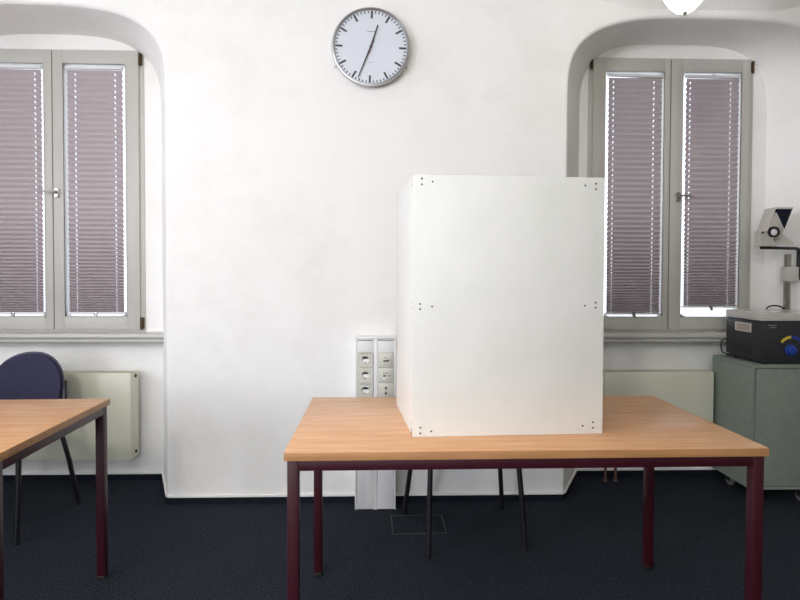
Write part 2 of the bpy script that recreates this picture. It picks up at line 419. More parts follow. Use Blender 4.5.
# ------------------------------------------------------------------ pleated blinds
def blind(x0, x1, zt, zb, c1, c2, label, tilt=0., gap_r=0):
    yc = N + .003; cx = (x0 + x1) / 2
    t_ = thing('pleated_blind', label, 'blind', (cx, yc, zb), group='mauve pleated window blinds')
    inv = T(-cx, -yc, -zb)
    def fin(w, name, m_, parent=t_, **k):
        for v in w.bm.verts: v.co = inv @ v.co
        return w.build(name, m_, parent, **k)
    tm = T(cx, 0, zt) @ Matrix.Rotation(tilt, 4, 'Y') @ T(-cx, 0, -zt)
    w = MB().box(x0 - .008, x1 + .004, yc - .016, yc + .008, zt - .010, zt + .006, .002, tm)
    w.box(cx - .012, cx + .012, yc - .018, yc - .004, zt + .001, zt + .012, .002, tm)
    fin(w, 'head_rail', M['alu'])
    # fabric zigzag
    zt2 = zt - .011; H_ = zt2 - zb - .010
    ss = []; acc = 0
    while acc < H_:
        v = acc / H_; s_ = .0335 if v < .55 else .0335 - (.0335 - .0125) * (v - .55) / .45; ss.append(s_); acc += s_
    k_ = H_ / acc; ss = [s_ * k_ for s_ in ss]
    xs = [x0, c1 - .0032, c1 + .0032, c2 - .0032, c2 + .0032, x1]
    w = MB(); bm = w.bm; z = zt2; rows = []
    def row(y, z, kind): rows.append(([bm.verts.new((x, y, z)) for x in xs], kind))
    half = .0208
    row(yc + .004, z, 0)
    for s_ in ss:
        dp = sqrt(max(half ** 2 - (s_ / 2) ** 2, 1e-5)) / 2; dp = min(dp, .0090)
        yf, yb = yc - dp, yc + dp
        # upper slope comes forward and down, lower slope goes back and down
        zf, ze = z - s_ * .5, z - s_
        row(yf, zf, 0)
        hh = .28 if s_ > .02 else .36
        for u, kd in ((hh, 0), (1 - hh + .1, 1)): row(yf + (yb - yf) * u, zf + (ze - zf) * u, kd)
        row(yb, ze, 0); z = ze
    for (a, _), (c, kd) in zip(rows, rows[1:]):
        for j in range(5):
            if kd == 1 and j in (1, 3): continue
            bm.faces.new((a[j], a[j + 1], c[j + 1], c[j]))
    fin(w, 'pleated_fabric', M['pleat'], smooth=0)
    w = MB().box(x0 - .008, x1 + .010, yc - .014, yc + .010, zb - .002, zb + .010, .002)
    fin(w, 'bottom_rail', M['alu'])
    w = MB().box(cx - .010, cx + .010, yc - .020, yc - .013, zb - .006, zb + .012, .002)
    w.prism([(cx - .010, zb - .004), (cx + .012, zb - .004), (cx + .006, zb - .018), (cx, zb - .020)], yc - .026, yc - .013)
    fin(w, 'pull_tab', M['nickel'], label='small grey pull tab')
    for c_ in (c1, c2):
        w = MB().tube([(c_ + .0005, yc + .0, zt - .01), (c_ + .0005, yc + .0, zb + .005)], .0010, 6); fin(w, 'cord', M['cord'])
    for c_ in (x0 - .014, x1 + .010):
        w = MB().tube([(c_, yc + .004, zt - .004), (c_, yc + .004, .986)], .0007, 6); fin(w, 'cord', M['cord'])
    for s_, xx in ((1, x0 - .010), (-1, x1 + .010)):
        w = MB().box(xx, xx + s_ * .018, yc - .010, yc + .010, .9842, .992, .001); w.box(xx, xx + s_ * .004, yc - .010, yc + .010, .9842, 1.0, .001); fin(w, 'cord_bracket', M['alu'])
blind(-2.366, -2.021, 2.452, .998, -2.29, -2.060, 'mauve pleated blind on the left sash of the left window, cut by picture edge', -.006)
blind(-1.872, -1.549, 2.452, .998, -1.826, -1.594, 'closed mauve pleated blind on the right sash of the left window', .0)
blind(1.362, 1.692, 2.450, .997, 1.393, 1.642, 'mauve pleated blind with crooked head rail, left sash of the right window', .022)
blind(1.841, 2.170, 2.450, 1.040, 1.867, 2.118, 'mauve pleated blind with a bright gap beneath it, behind the overhead projector', .006)

# ------------------------------------------------------------------ radiators
def radiator(x0, x1, label, pipes=()):
    zb, zt, yf, yb = .163, .660, 3.192, 3.292
    t_ = thing('radiator', label, 'radiator', ((x0 + x1) / 2, 3.24, 0), group='panel radiators under the windows')
    inv = T(-(x0 + x1) / 2, -3.24, 0)
    def fin(w, name, m_, **k):
        for v in w.bm.verts: v.co = inv @ v.co
        return w.build(name, m_, t_, **k)
    w = MB().box(x0 + .002, x1 - .002, yf, yf + .012, zb, zt, .004)
    w.box(x0 + .014, x1 - .014, yf - .0015, yf + .002, zb + .014, zt - .014, .0007)
    fin(w, 'front_panel', M['radiator'])
    w = MB().box(x0 + .01, x1 - .01, yf + .02, yb, zb + .01, zt - .012, .003); fin(w, 'heating_core', M['radiator'])
    for xa, xb in ((x0, x0 + .002), (x1 - .002, x1)):
        w = MB().box(xa, xb, yf + .006, yb, zb + .004, zt + .004, .0005); fin(w, 'side_panel', M['radiator'])
    w = MB(); w.box(x0, x1, yf + .004, yf + .012, zt - .002, zt + .006, .001); w.box(x0, x1, yb - .008, yb, zt - .002, zt + .006, .001)
    k = int((x1 - x0) / .012)
    for i in range(k + 1): w.box(x0 + (x1 - x0 - .003) * i / k, x0 + (x1 - x0 - .003) * i / k + .0035, yf + .012, yb - .008, zt, zt + .004)
    fin(w, 'top_grille', M['radiator'])
    s_ = 1 if x1 < 0 else -1; xe = x1 if s_ > 0 else x0
    for z_ in (zt - .018, zb + .035):
        w = MB(); w.lathe([(0, 0), (.011, 0), (.011, .004), (.007, .005), (.007, .008), (0, .008)], 6 if z_ < .3 else 12, T(xe, yb - .045, z_) @ Matrix.Rotation(s_ * pi / 2, 4, 'Y')); fin(w, 'plug', M['hinge'], label='dark brass plug')
    for xb_ in (x0 + .12, x1 - .12): fin(MB().box(xb_ - .02, xb_ + .02, yb, N - .001, zb + .05, zt - .05, .001), 'wall_bracket', M['radiator'])
    for px_ in pipes:
        w = MB().tube([(px_, 3.245, .0), (px_, 3.245, zb + .012)], .008, 12); w.lathe([(0, 0), (.016, 0), (.014, .006), (0, .006)], 20, T(px_, 3.245, .0)); fin(w, 'pipe', M['copper'], label='brown supply pipe')
radiator(-2.50, -1.452, 'flat cream panel radiator under the left window behind the navy chair')
radiator(1.300, 1.960, 'flat cream panel radiator under the right window, beside the grey-green cabinet', (1.335, 1.396))

# ------------------------------------------------------------------ wall clock
def build_clock():
    R = .2025; t_ = thing('wall_clock', 'round white wall clock with black hour strokes and steel rim', 'clock', (-.072, P, 2.440)); t_.scale = (1.022, 1, 1.022)
    tilt = Matrix.Rotation(radians(-1.7), 4, 'Y') if False else Matrix.Identity(4)
    rot = Matrix.Rotation(radians(1.7), 4, 'Y')
    w = MB().lathe([(0, 0), (R - .012, 0), (R - .008, .012), (R - .001, .030), (R, .040), (R - .003, .048), (R - .010, .050), (R - .0145, .046), (R - .016, .036), (0, .036)], 96, RX90)
    w.build('case', M['steel'], t_, 40)
    MB().lathe([(0, .0365), (R - .0162, .0365), (R - .0162, .0375), (0, .0375)], 96, RX90).build('dial', M['dial'], t_, 40)
    w = MB()
    for k in range(60):
        m_ = rot @ Matrix.Rotation(radians(6 * k), 4, 'Y')
        r1_ = R - .0185
        if k % 5 == 0: w.box(-.0050, .0050, -.0390, -.0374, r1_ - .038, r1_, 0, m_)
        else: w.box(-.0027, .0027, -.0388, -.0374, r1_ - .0115, r1_, 0, m_)
    w.build('hour_strokes', M['handblack'], t_, 0)
    w = MB()
    for x0, x1, z_ in ((-.020, -.014, .079), (-.0125, -.009, .079), (-.0075, -.001, .079), (.0005, .006, .079), (.0075, .012, .079), (.0135, .020, .079)): w.box(x0, x1, -.0385, -.0374, z_ - .0025, z_ + .0025, 0, rot)
    w.build('maker_print', M['greyprint'], t_, 0)
    MB().box(-.012, .012, -.0385, -.0374, -.081, -.079, 0, rot).build('small_print', M['greyprint'], t_, 0)
    def hand(name, ang, ln, tail, w0, w1, y):
        m_ = Matrix.Rotation(radians(ang), 4, 'Y')
        MB().prism([(-w0, -tail), (w0, -tail), (w1, ln), (-w1, ln)], y - .0012, y, m_).build(name, M['handblack'], t_, 0)
    hand('hour_hand', 18.0, .118, .034, .0048, .0032, -.0410)
    hand('minute_hand', 202.5, .170, .038, .0046, .0026, -.0430)
    MB().prism([(-.0012, -.03), (.0012, -.03), (.0006, .02), (-.0006, .02)], -.0448, -.0441, Matrix.Rotation(radians(17), 4, 'Y')).build('second_hand', M['mark_red'], t_, 0)
    MB().lathe([(0, .0375), (.007, .0375), (.007, .0455), (.005, .0465), (0, .0465)], 20, RX90).build('hub', M['handblack'], t_, 30)
    for a in (117, 243):
        x_, z_ = (R + .004) * sin(radians(a)), (R + .004) * cos(radians(a))
        w = MB().tube([(x_ * .95, -.012, z_ * .95), (x_ * 1.02, -.016, z_ * 1.02)], .0032, 8); w.lathe([(0, -.003), (.0055, -.003), (.0055, .003), (0, .003)], 14, T(x_ * 1.02, -.016, z_ * 1.02) @ RX90); w.build('locking_screw', M['steel'], t_)
    g_ = MB().lathe([(0, .0475), (R - .0148, .0475), (R - .0148, .0485), (0, .0485)], 64, RX90).build('cover_glass', M['glass'], t_, 40)
build_clock()

# ------------------------------------------------------------------ cable duct with sockets
def holed_plate(w, cx, cz, hw, hh, r, y0, depth, n=32, thick=.008):
    """square plate facing -y with a round recess"""
    bm = w.bm; sq = []; ci = []; cb = []
    for j in range(n):
        a = 2 * pi * (j + .5) / n; c_, s_ = cos(a), sin(a); k = 1 / max(abs(c_), abs(s_))
        sq.append(bm.verts.new((cx + c_ * k * hw, y0 - thick, cz + s_ * k * hh))); ci.append(bm.verts.new((cx + c_ * r, y0 - thick, cz + s_ * r))); cb.append(bm.verts.new((cx + c_ * r * .94, y0 - thick + depth, cz + s_ * r * .94)))
    sb = [bm.verts.new((v.co.x, y0, v.co.z)) for v in sq]
    for j in range(n):
        k = (j + 1) % n
        bm.faces.new((sq[j], sq[k], ci[k], ci[j])); bm.faces.new((ci[j], ci[k], cb[k], cb[j])); bm.faces.new((sb[j], sb[k], sq[k], sq[j]))
    bm.faces.new(cb)
def build_duct():
    x0, x1, yf, zt = -.150, .065, 2.870, .906
    t_ = thing('cable_duct', 'white cable duct column with sockets standing against the wall behind the table', 'cable duct', ((x0 + x1) / 2, P, 0))
    inv = T(-(x0 + x1) / 2, -P, 0)
    def fin(w, name, m_, parent=t_, **k):
        for v in w.bm.verts: v.co = inv @ v.co
        return w.build(name, m_, parent, **k)
    w = MB().box(x0, x1, yf + .006, P - .001, .001, zt - .003, .003)
    w.box(x0, x0 + .010, yf, yf + .02, .001, zt - .003, .002); w.box(x1 - .010, x1, yf, yf + .02, .001, zt - .003, .002); w.box(-.053, -.031, yf, yf + .02, .001, zt - .003, .002)
    fin(w, 'duct_body', M['duct'])
    fin(MB().box(x0 - .002, x1 + .002, yf - .003, P - .001, zt - .003, zt + .004, .0015), 'end_cap', M['duct'])
    for a, c in ((-.137, -.054), (-.030, .054)):
        fin(MB().box(a, c, yf + .001, yf + .007, .834, .892, .0015), 'cover', M['duct'])
        fin(MB().box(a, c, yf + .001, yf + .007, .004, .506, .0015), 'cover', M['duct'])
        fin(MB().box(a + .002, c - .002, yf + .0004, yf + .004, .892, .897, .0003), 'cover_gap', M['greyprint'])
    for k in range(4):
        zc = .793 - .0805 * k; cx = -.0955
        w = MB(); holed_plate(w, cx, zc, .0405, .0395, .0195, yf + .008, .013, thick=.012)
        so = fin(w, 'socket', M['duct_cream'], smooth=30)
        w = MB()
        for sx in (-.0095, .0095): w.lathe([(0, 0), (.0031, 0), (.0031, .001), (0, .001)], 12, T(cx + sx, yf + .0088, zc) @ RX90)
        w.box(cx - .0028, cx + .0028, yf - .002, yf + .0088, zc + .0140, zc + .0185); w.box(cx - .0028, cx + .0028, yf - .002, yf + .0088, zc - .0185, zc - .0140)
        w.prism([(cx - .017, zc + .004), (cx + .017, zc + .004), (cx + .013, zc + .0125), (cx - .013, zc + .0125)], yf + .0060, yf + .0088)  # dark band across the upper part of the recess
        fin(w, 'contacts_dark_band', M['mark'], so, smooth=0)
        if k % 2 == 0:
            w = MB()
            for i in range(9): w.box(cx - .030 + i * .0068, cx - .0258 + i * .0068, yf - .0046, yf - .0038, zc + .0325, zc + .0355)
            fin(w, 'printed_mark', M['mark'], so, smooth=0)
    for k in range(4):
        zc = .793 - .0805 * k; cx = .012
        if k < 2:
            w = MB().box(cx - .0405, cx + .0405, yf - .004, yf + .008, zc - .0395, zc + .0395, .002)
            w.box(cx - .026, cx + .028, yf - .007, yf - .003, zc - .030, zc + .026, .002)
            so = fin(w, 'data_socket', M['duct_cream'])
            w = MB()
            if k == 0: w.box(cx - .014, cx + .014, yf - .0078, yf - .006, zc - .010, zc - .001); w.box(cx + .006, cx + .020, yf - .0078, yf - .006, zc - .003, zc + .002); w.box(cx - .012, cx + .010, yf - .0076, yf - .006, zc + .009, zc + .012)
            else: w.box(cx - .014, cx - .001, yf - .0078, yf - .006, zc - .008, zc + .002); w.box(cx + .004, cx + .026, yf - .0076, yf - .006, zc - .004, zc - .001); w.box(cx - .016, cx + .018, yf - .0076, yf - .006, zc + .010, zc + .013)
            fin(w, 'jack_opening', M['mark'], so, smooth=0)
            if k == 1: fin(MB().box(cx - .014, cx - .001, yf - .0082, yf - .006, zc - .027, zc - .011, .0005), 'dust_flap', M['duct'], so)
        else:
            w = MB().box(cx - .0405, cx + .0405, yf - .004, yf + .008, zc - .0395, zc + .0395, .002); w.box(cx - .026, cx + .026, yf - .006, yf - .003, zc - .034, zc + .034, .001)
            so = fin(w, 'antenna_socket', M['duct_cream'])
            w = MB()
            for dz in (.0135, -.0145): w.lathe([(.0066, 0), (.0066, .003), (.0028, .0030), (.0028, .001), (.0015, .001), (0, .001)], 18, T(cx, yf - .0055, zc + dz) @ RX90)
            w.box(cx - .003, cx + .003, yf - .0068, yf - .005, zc - .001, zc + .0005)
            fin(w, 'jack_opening', M['mark'], so, smooth=0)
build_duct()

# floor box lid let into the carpet
t_ = thing('floor_box', 'square floor socket lid let into the dark carpet beneath the table', 'floor box', (.172, 2.70, 0), radians(1.5))
w = MB(); 
for a in ((-.132, .132, -.102, -.096), (-.132, .132, .096, .102), (-.132, -.126, -.096, .096), (.126, .132, -.096, .096)): w.box(*a, -.002, .0022, .0004)
w.build('rim', M['hatch'], t_); MB().box(-.1255, .1255, -.0955, .0955, -.002, .0016, .0003).build('lid', M['carpet'], t_)

# ------------------------------------------------------------------ tables
def make_table(label, loc, rz):
    W, D, H_ = 1.437, .700, .730; t_ = thing('office_table', label, 'table', loc, rz, group='beech tables on bordeaux square-tube legs')
    tp = MB().box(-W / 2, W / 2, -D / 2, D / 2, H_ - .0012, H_, .0005).build('tabletop', M['beech'], t_)
    MB().box(-W / 2, W / 2, -D / 2, D / 2, H_ - .025, H_ - .0012, .0008).build('tabletop_edge', M['beech_edge'], t_)
    l = .033; ins = .008; ax, ay = W / 2 - ins, D / 2 - ins
    w = MB(); za, zb = H_ - .057, H_ - .0255
    w.box(-ax + l, ax - l, -ay, -ay + .028, za, zb, .001); w.box(-ax + l, ax - l, ay - .028, ay, za, zb, .001)
    w.box(-ax, -ax + .028, -ay + l, ay - l, za, zb, .001); w.box(ax - .028, ax, -ay + l, ay - l, za, zb, .001)
    w.build('apron_frame', M['bordeaux'], t_)
    for sx in (-1, 1):
        for sy in (-1, 1):
            x_, y_ = sx * (ax - l / 2), sy * (ay - l / 2)
            lg = MB().box(x_ - l / 2, x_ + l / 2, y_ - l / 2, y_ + l / 2, .012, H_ - .0255, .0025).build('leg', M['bordeaux'], t_)
            MB().box(x_ - l / 2 - .0008, x_ + l / 2 + .0008, y_ - l / 2 - .0008, y_ + l / 2 + .0008, 0, .016, .003).build('foot_cap', M['black'], lg)
    return t_
TA = .0089
tbl = make_table('beech table on dark red legs in the middle, carrying the white voting screen', (.4311 - sin(TA) * .349, 1.5902 + .349, 0), TA)
tb2 = copy_tree(tbl); tb2['label'] = 'beech table on dark red legs at the left edge, in front of the navy chair'
a2 = radians(2.1); cx, cy = -1.121, 2.278     # far right corner
off = RZ(a2) @ Vector((.7185, .35, 0)); tb2.location = (cx - off.x, cy - off.y, 0); tb2.rotation_euler = (0, 0, a2)

# ------------------------------------------------------------------ voting screen
def build_screen():
    t_ = thing('voting_screen', 'large white three-sided tabletop voting privacy screen with small dark screws', 'privacy screen', (.4, 1.74, .73), 0)
    zb, zt, th = .7305, 1.556, .010
    A, B = Vector((.091, 1.7235, 0)), Vector((.7085, 1.750, 0)); ang = math.atan2(B.y - A.y, B.x - A.x); ln = (B - A).length
    m_ = T(-.4, -1.74, -.73) @ T(A.x, A.y, 0) @ RZ(ang)
    MB().box(0, ln, 0, th, zb, zt, .0012, m_).build('front_panel', M['board'], t_)
    C = Vector((.050, 2.150, 0)); s0 = A + Vector((.001, th + .002, 0)); sa = math.atan2(C.y - s0.y, C.x - s0.x); sl = (C - s0).length
    m2 = T(-.4, -1.74, -.73) @ T(s0.x, s0.y, 0) @ RZ(sa)
    MB().box(0, sl, -th, 0, zb, zt - .001, .0012, m2).build('side_panel', M['board'], t_)
    s1 = B + Vector((-.001, th + .003, 0)); m3 = T(-.4, -1.74, -.73) @ T(s1.x, s1.y, 0) @ RZ(radians(90 - 5 + math.degrees(ang)))
    MB().box(0, sl, 0, th, zb, zt - .001, .0012, m3).build('side_panel', M['board'], t_)
    dots = [(.118, 1.544), (.118, 1.526), (.152, 1.535), (.679, 1.536), (.679, 1.519), (.644, 1.530), (.682, 1.155), (.682, 1.139), (.646, 1.145), (.114, 1.151), (.114, 1.135), (.152, 1.143), (.116, .760), (.116, .742), (.151, .748), (.677, .768), (.677, .750), (.643, .757)]
    for x, z in dots:
        MB().lathe([(0, 0), (.0032, 0), (.0028, .0012), (.0012, .0016), (.0012, .0006), (0, .0006)], 12, m_ @ T(x - A.x, 0, z) @ RX90).build('screw', M['screw'], t_)
    # corner angles that hold the panels together, seen as a few screw heads on the left panel too
    for z in (1.536, 1.145, .757):
        MB().box(.012, .05, th, th + .002, z - .02, z + .02, .0005, m_).build('corner_bracket', M['nickel'], t_)
        MB().box(ln - .05, ln - .012, th, th + .002, z - .02, z + .02, .0005, m_).build('corner_bracket', M['nickel'], t_)
        for dz in (.008, -.008):
            MB().lathe([(0, 0), (.003, 0), (.0026, .001), (0, .001)], 10, m2 @ T(.020, 0, z + dz) @ Matrix.Rotation(-pi / 2, 4, 'X')).build('screw', M['greyprint'], t_)
    MB().box(-.0005, .010, .0004, .003, zb, zb + .020, .0006, m2).build('edge_clip', M['nickel'], t_)
build_screen()

# ------------------------------------------------------------------ chairs
def make_chair(label, loc, rz):
    """origin on the floor under the seat, facing -y"""
    t_ = thing('visitor_chair', label, 'chair', loc, rz, group='navy upholstered chairs with black tube legs')
    r = .0120
    # backrest: domed shell curved round the sitter, cushion in front
    def panel(hw, zt, zb, y_off, th, infl):
        bm = bmesh.new(); U, V = 20, 18; grid = {}
        for side in (0, 1):
            for i in range(U + 1):
                for k in range(V + 1):
                    v = k / V; u = -1 + 2 * i / U
                    zc = zt - .175 * (hw / .19)
                    # bottom quarter straight, top a superellipse
                    if v < .55: z = zb + (zc - zb) * v / .55; wd = hw * (.90 + .10 * min(1, v / .4))
                    else:
                        q_ = (v - .55) / .45; a = q_ * pi / 2; z = zc + (zt - zc) * sin(a) ** (2 / 2.15); wd = hw * max(cos(a), 0) ** (2 / 2.15)
                    if v >= .999: wd = .0
                    x = u * wd
                    e = (1 - abs(u) ** 6) * (1 - abs(2 * v - 1) ** 8)
                    y = y_off - .035 * (x / .19) ** 2 + .10 * (z - .62) + (-(infl * e + th / 2) if side == 0 else th / 2)
                    grid[side, i, k] = bm.verts.new((x, y, z))
            for i in range(U):
                for k in range(V):
                    q_ = [grid[side, i, k], grid[side, i + 1, k], grid[side, i + 1, k + 1], grid[side, i, k + 1]]
                    bm.faces.new(q_ if side == 0 else q_[::-1])
        for k in range(V):
            for i in (0, U):
                bm.faces.new([grid[0, i, k], grid[1, i, k], grid[1, i, k + 1], grid[0, i, k + 1]])
        for i in range(U): bm.faces.new([grid[0, i, 0], grid[0, i + 1, 0], grid[1, i + 1, 0], grid[1, i, 0]])
        for i in range(U): bm.faces.new([grid[0, i, V], grid[0, i + 1, V], grid[1, i + 1, V], grid[1, i, V]])
        bmesh.ops.remove_doubles(bm, verts=bm.verts, dist=.0002)
        w = MB(); w.bm.free(); w.bm = bm; return w
    panel(.188, .814, .50, .262, .010, 0).build('backrest', M['shell'], t_, 40, label='dark aubergine plastic shell')
    panel(.178, .805, .515, .247, .016, .006).build('back_cushion', M['fabric_navy'], t_, 50, label='navy fabric cushion')
    # seat
    bm = bmesh.new(); U = 20; g_ = {}
    for side in (0, 1):
        for i in range(U + 1):
            for k in range(U + 1):
                u, v = -1 + 2 * i / U, -1 + 2 * k / U
                # squircle mapping
                x = u * sqrt(1 - v * v * .32) * .228; y = v * sqrt(1 - u * u * .32) * .215
                e = (1 - abs(u) ** 6) * (1 - abs(v) ** 6)
                z = (.432 + .020 * e + (-.010 * (abs(y) / .215) ** 3 if y < 0 else 0)) if side == 0 else .415
                g_[side, i, k] = bm.verts.new((x, y - .01, z))
        for i in range(U):
            for k in range(U): bm.faces.new([g_[side, i, k], g_[side, i + 1, k], g_[side, i + 1, k + 1], g_[side, i, k + 1]])
    for k in range(U):
        for a in (0, U):
            bm.faces.new([g_[0, a, k], g_[1, a, k], g_[1, a, k + 1], g_[0, a, k + 1]]); bm.faces.new([g_[0, k, a], g_[1, k, a], g_[1, k + 1, a], g_[0, k + 1, a]])
    w = MB(); w.bm.free(); w.bm = bm; w.build('seat', M['fabric_navy'], t_, 50)
    w = MB()
    w.tube([(-.19, -.16, .402), (.19, -.16, .402)], r, 10); w.tube([(-.19, .15, .402), (.19, .15, .402)], r, 10)
    w.tube([(-.19, -.16, .402), (-.19, .15, .402)], r, 10); w.tube([(.19, -.16, .402), (.19, .15, .402)], r, 10)
    w.build('seat_frame', M['black_steel'], t_)
    for s_ in (-1, 1):
        lg = MB().tube([(s_ * .222, -.222, .0), (s_ * .212, -.190, .25), (s_ * .204, -.168, .402)], r, 12).build('leg', M['black_steel'], t_)
        lg2 = MB().tube([(s_ * .263, .222, .0), (s_ * .237, .186, .25), (s_ * .213, .160, .40), (s_ * .199, .185, .47), (s_ * .193, .225, .56), (s_ * .180, .250, .66)], r, 12).build('leg', M['black_steel'], t_)
        for q_, l_, in (((s_ * .222, -.222), lg), ((s_ * .263, .222), lg2)):
            MB().lathe([(0, 0), (.012, 0), (.0125, .003), (.0118, .018), (0, .018)], 14, T(q_[0], q_[1], 0)).build('foot_cap', M['black'], l_)
    return t_
ch = make_chair('navy chair with rounded back behind the left table, in front of the radiator', (-1.900, 2.757, 0), radians(.5))
c2 = copy_tree(ch); c2['label'] = 'chair mostly hidden behind the white voting screen, its black legs under the middle table'
c2.location = (.394, 2.625, 0); c2.rotation_euler = (0, 0, radians(6.5))

# ------------------------------------------------------------------ cabinet on castors
def build_cabinet():
    x0, x1, y0, y1, zb, zt = 1.974, 2.345, 2.878, 3.236, .086, .760
    t_ = thing('rolling_cabinet', 'grey-green cabinet on castors in the right niche, under the overhead projector', 'cabinet', ((x0 + x1) / 2, (y0 + y1) / 2, 0))
    inv = T(-(x0 + x1) / 2, -(y0 + y1) / 2, 0)
    def fin(w, name, m_, parent=t_, **k):
        for v in w.bm.verts: v.co = inv @ v.co
        return w.build(name, m_, parent, **k)
    w = MB().box(x0, x0 + .018, y0 + .001, y1, zb, zt - .019, .001); w.box(x1 - .018, x1, y0 + .001, y1, zb, zt - .019, .001)
    w.box(x0 + .018, x1 - .018, y1 - .01, y1, zb, zt - .019); w.box(x0 + .018, x1 - .018, y0 + .02, y1 - .01, zb, zb + .018)
    w.box(x0 + .018, x1 - .018, y0 + .001, y0 + .018, zb, zb + .016)
    fin(w, 'carcass', M['greenmetal'])
    fin(MB().box(x0, x1, y0, y1, zt - .0185, zt, .0015), 'top_panel', M['greenmetal'])
    dr = fin(MB().box(x0 + .0215, x1 - .0215, y0 - .001, y0 + .0175, zb + .0195, zt - .0215, .001), 'door', M['greenmetal'])
    w = MB().tube([(x1 - .055, y0 - .001, .5), (x1 - .055, y0 - .025, .5), (x1 - .055, y0 - .025, .6), (x1 - .055, y0 - .001, .6)], .005, 10); fin(w, 'door_handle', M['nickel'], dr)
    for cx_, cy_ in ((x0 + .075, y0 + .055), (x1 - .05, y0 + .055), (x0 + .075, y1 - .07), (x1 - .05, y1 - .05)):
        w = MB().lathe([(0, -.011), (.028, -.011), (.031, -.007), (.031, .007), (.028, .011), (0, .011)], 28, T(cx_, cy_, .031) @ Matrix.Rotation(pi / 2, 4, 'Y') @ RZ(0))
        ca = fin(w, 'castor', M['castor'])
        w = MB().box(cx_ - .016, cx_ - .012, cy_ - .018, cy_ + .018, .028, .078, .001); w.box(cx_ + .012, cx_ + .016, cy_ - .018, cy_ + .018, .028, .078, .001); w.box(cx_ - .022, cx_ + .022, cy_ - .022, cy_ + .022, .076, zb, .001); fin(w, 'fork', M['black'], ca)
    return zt
CT = build_cabinet()

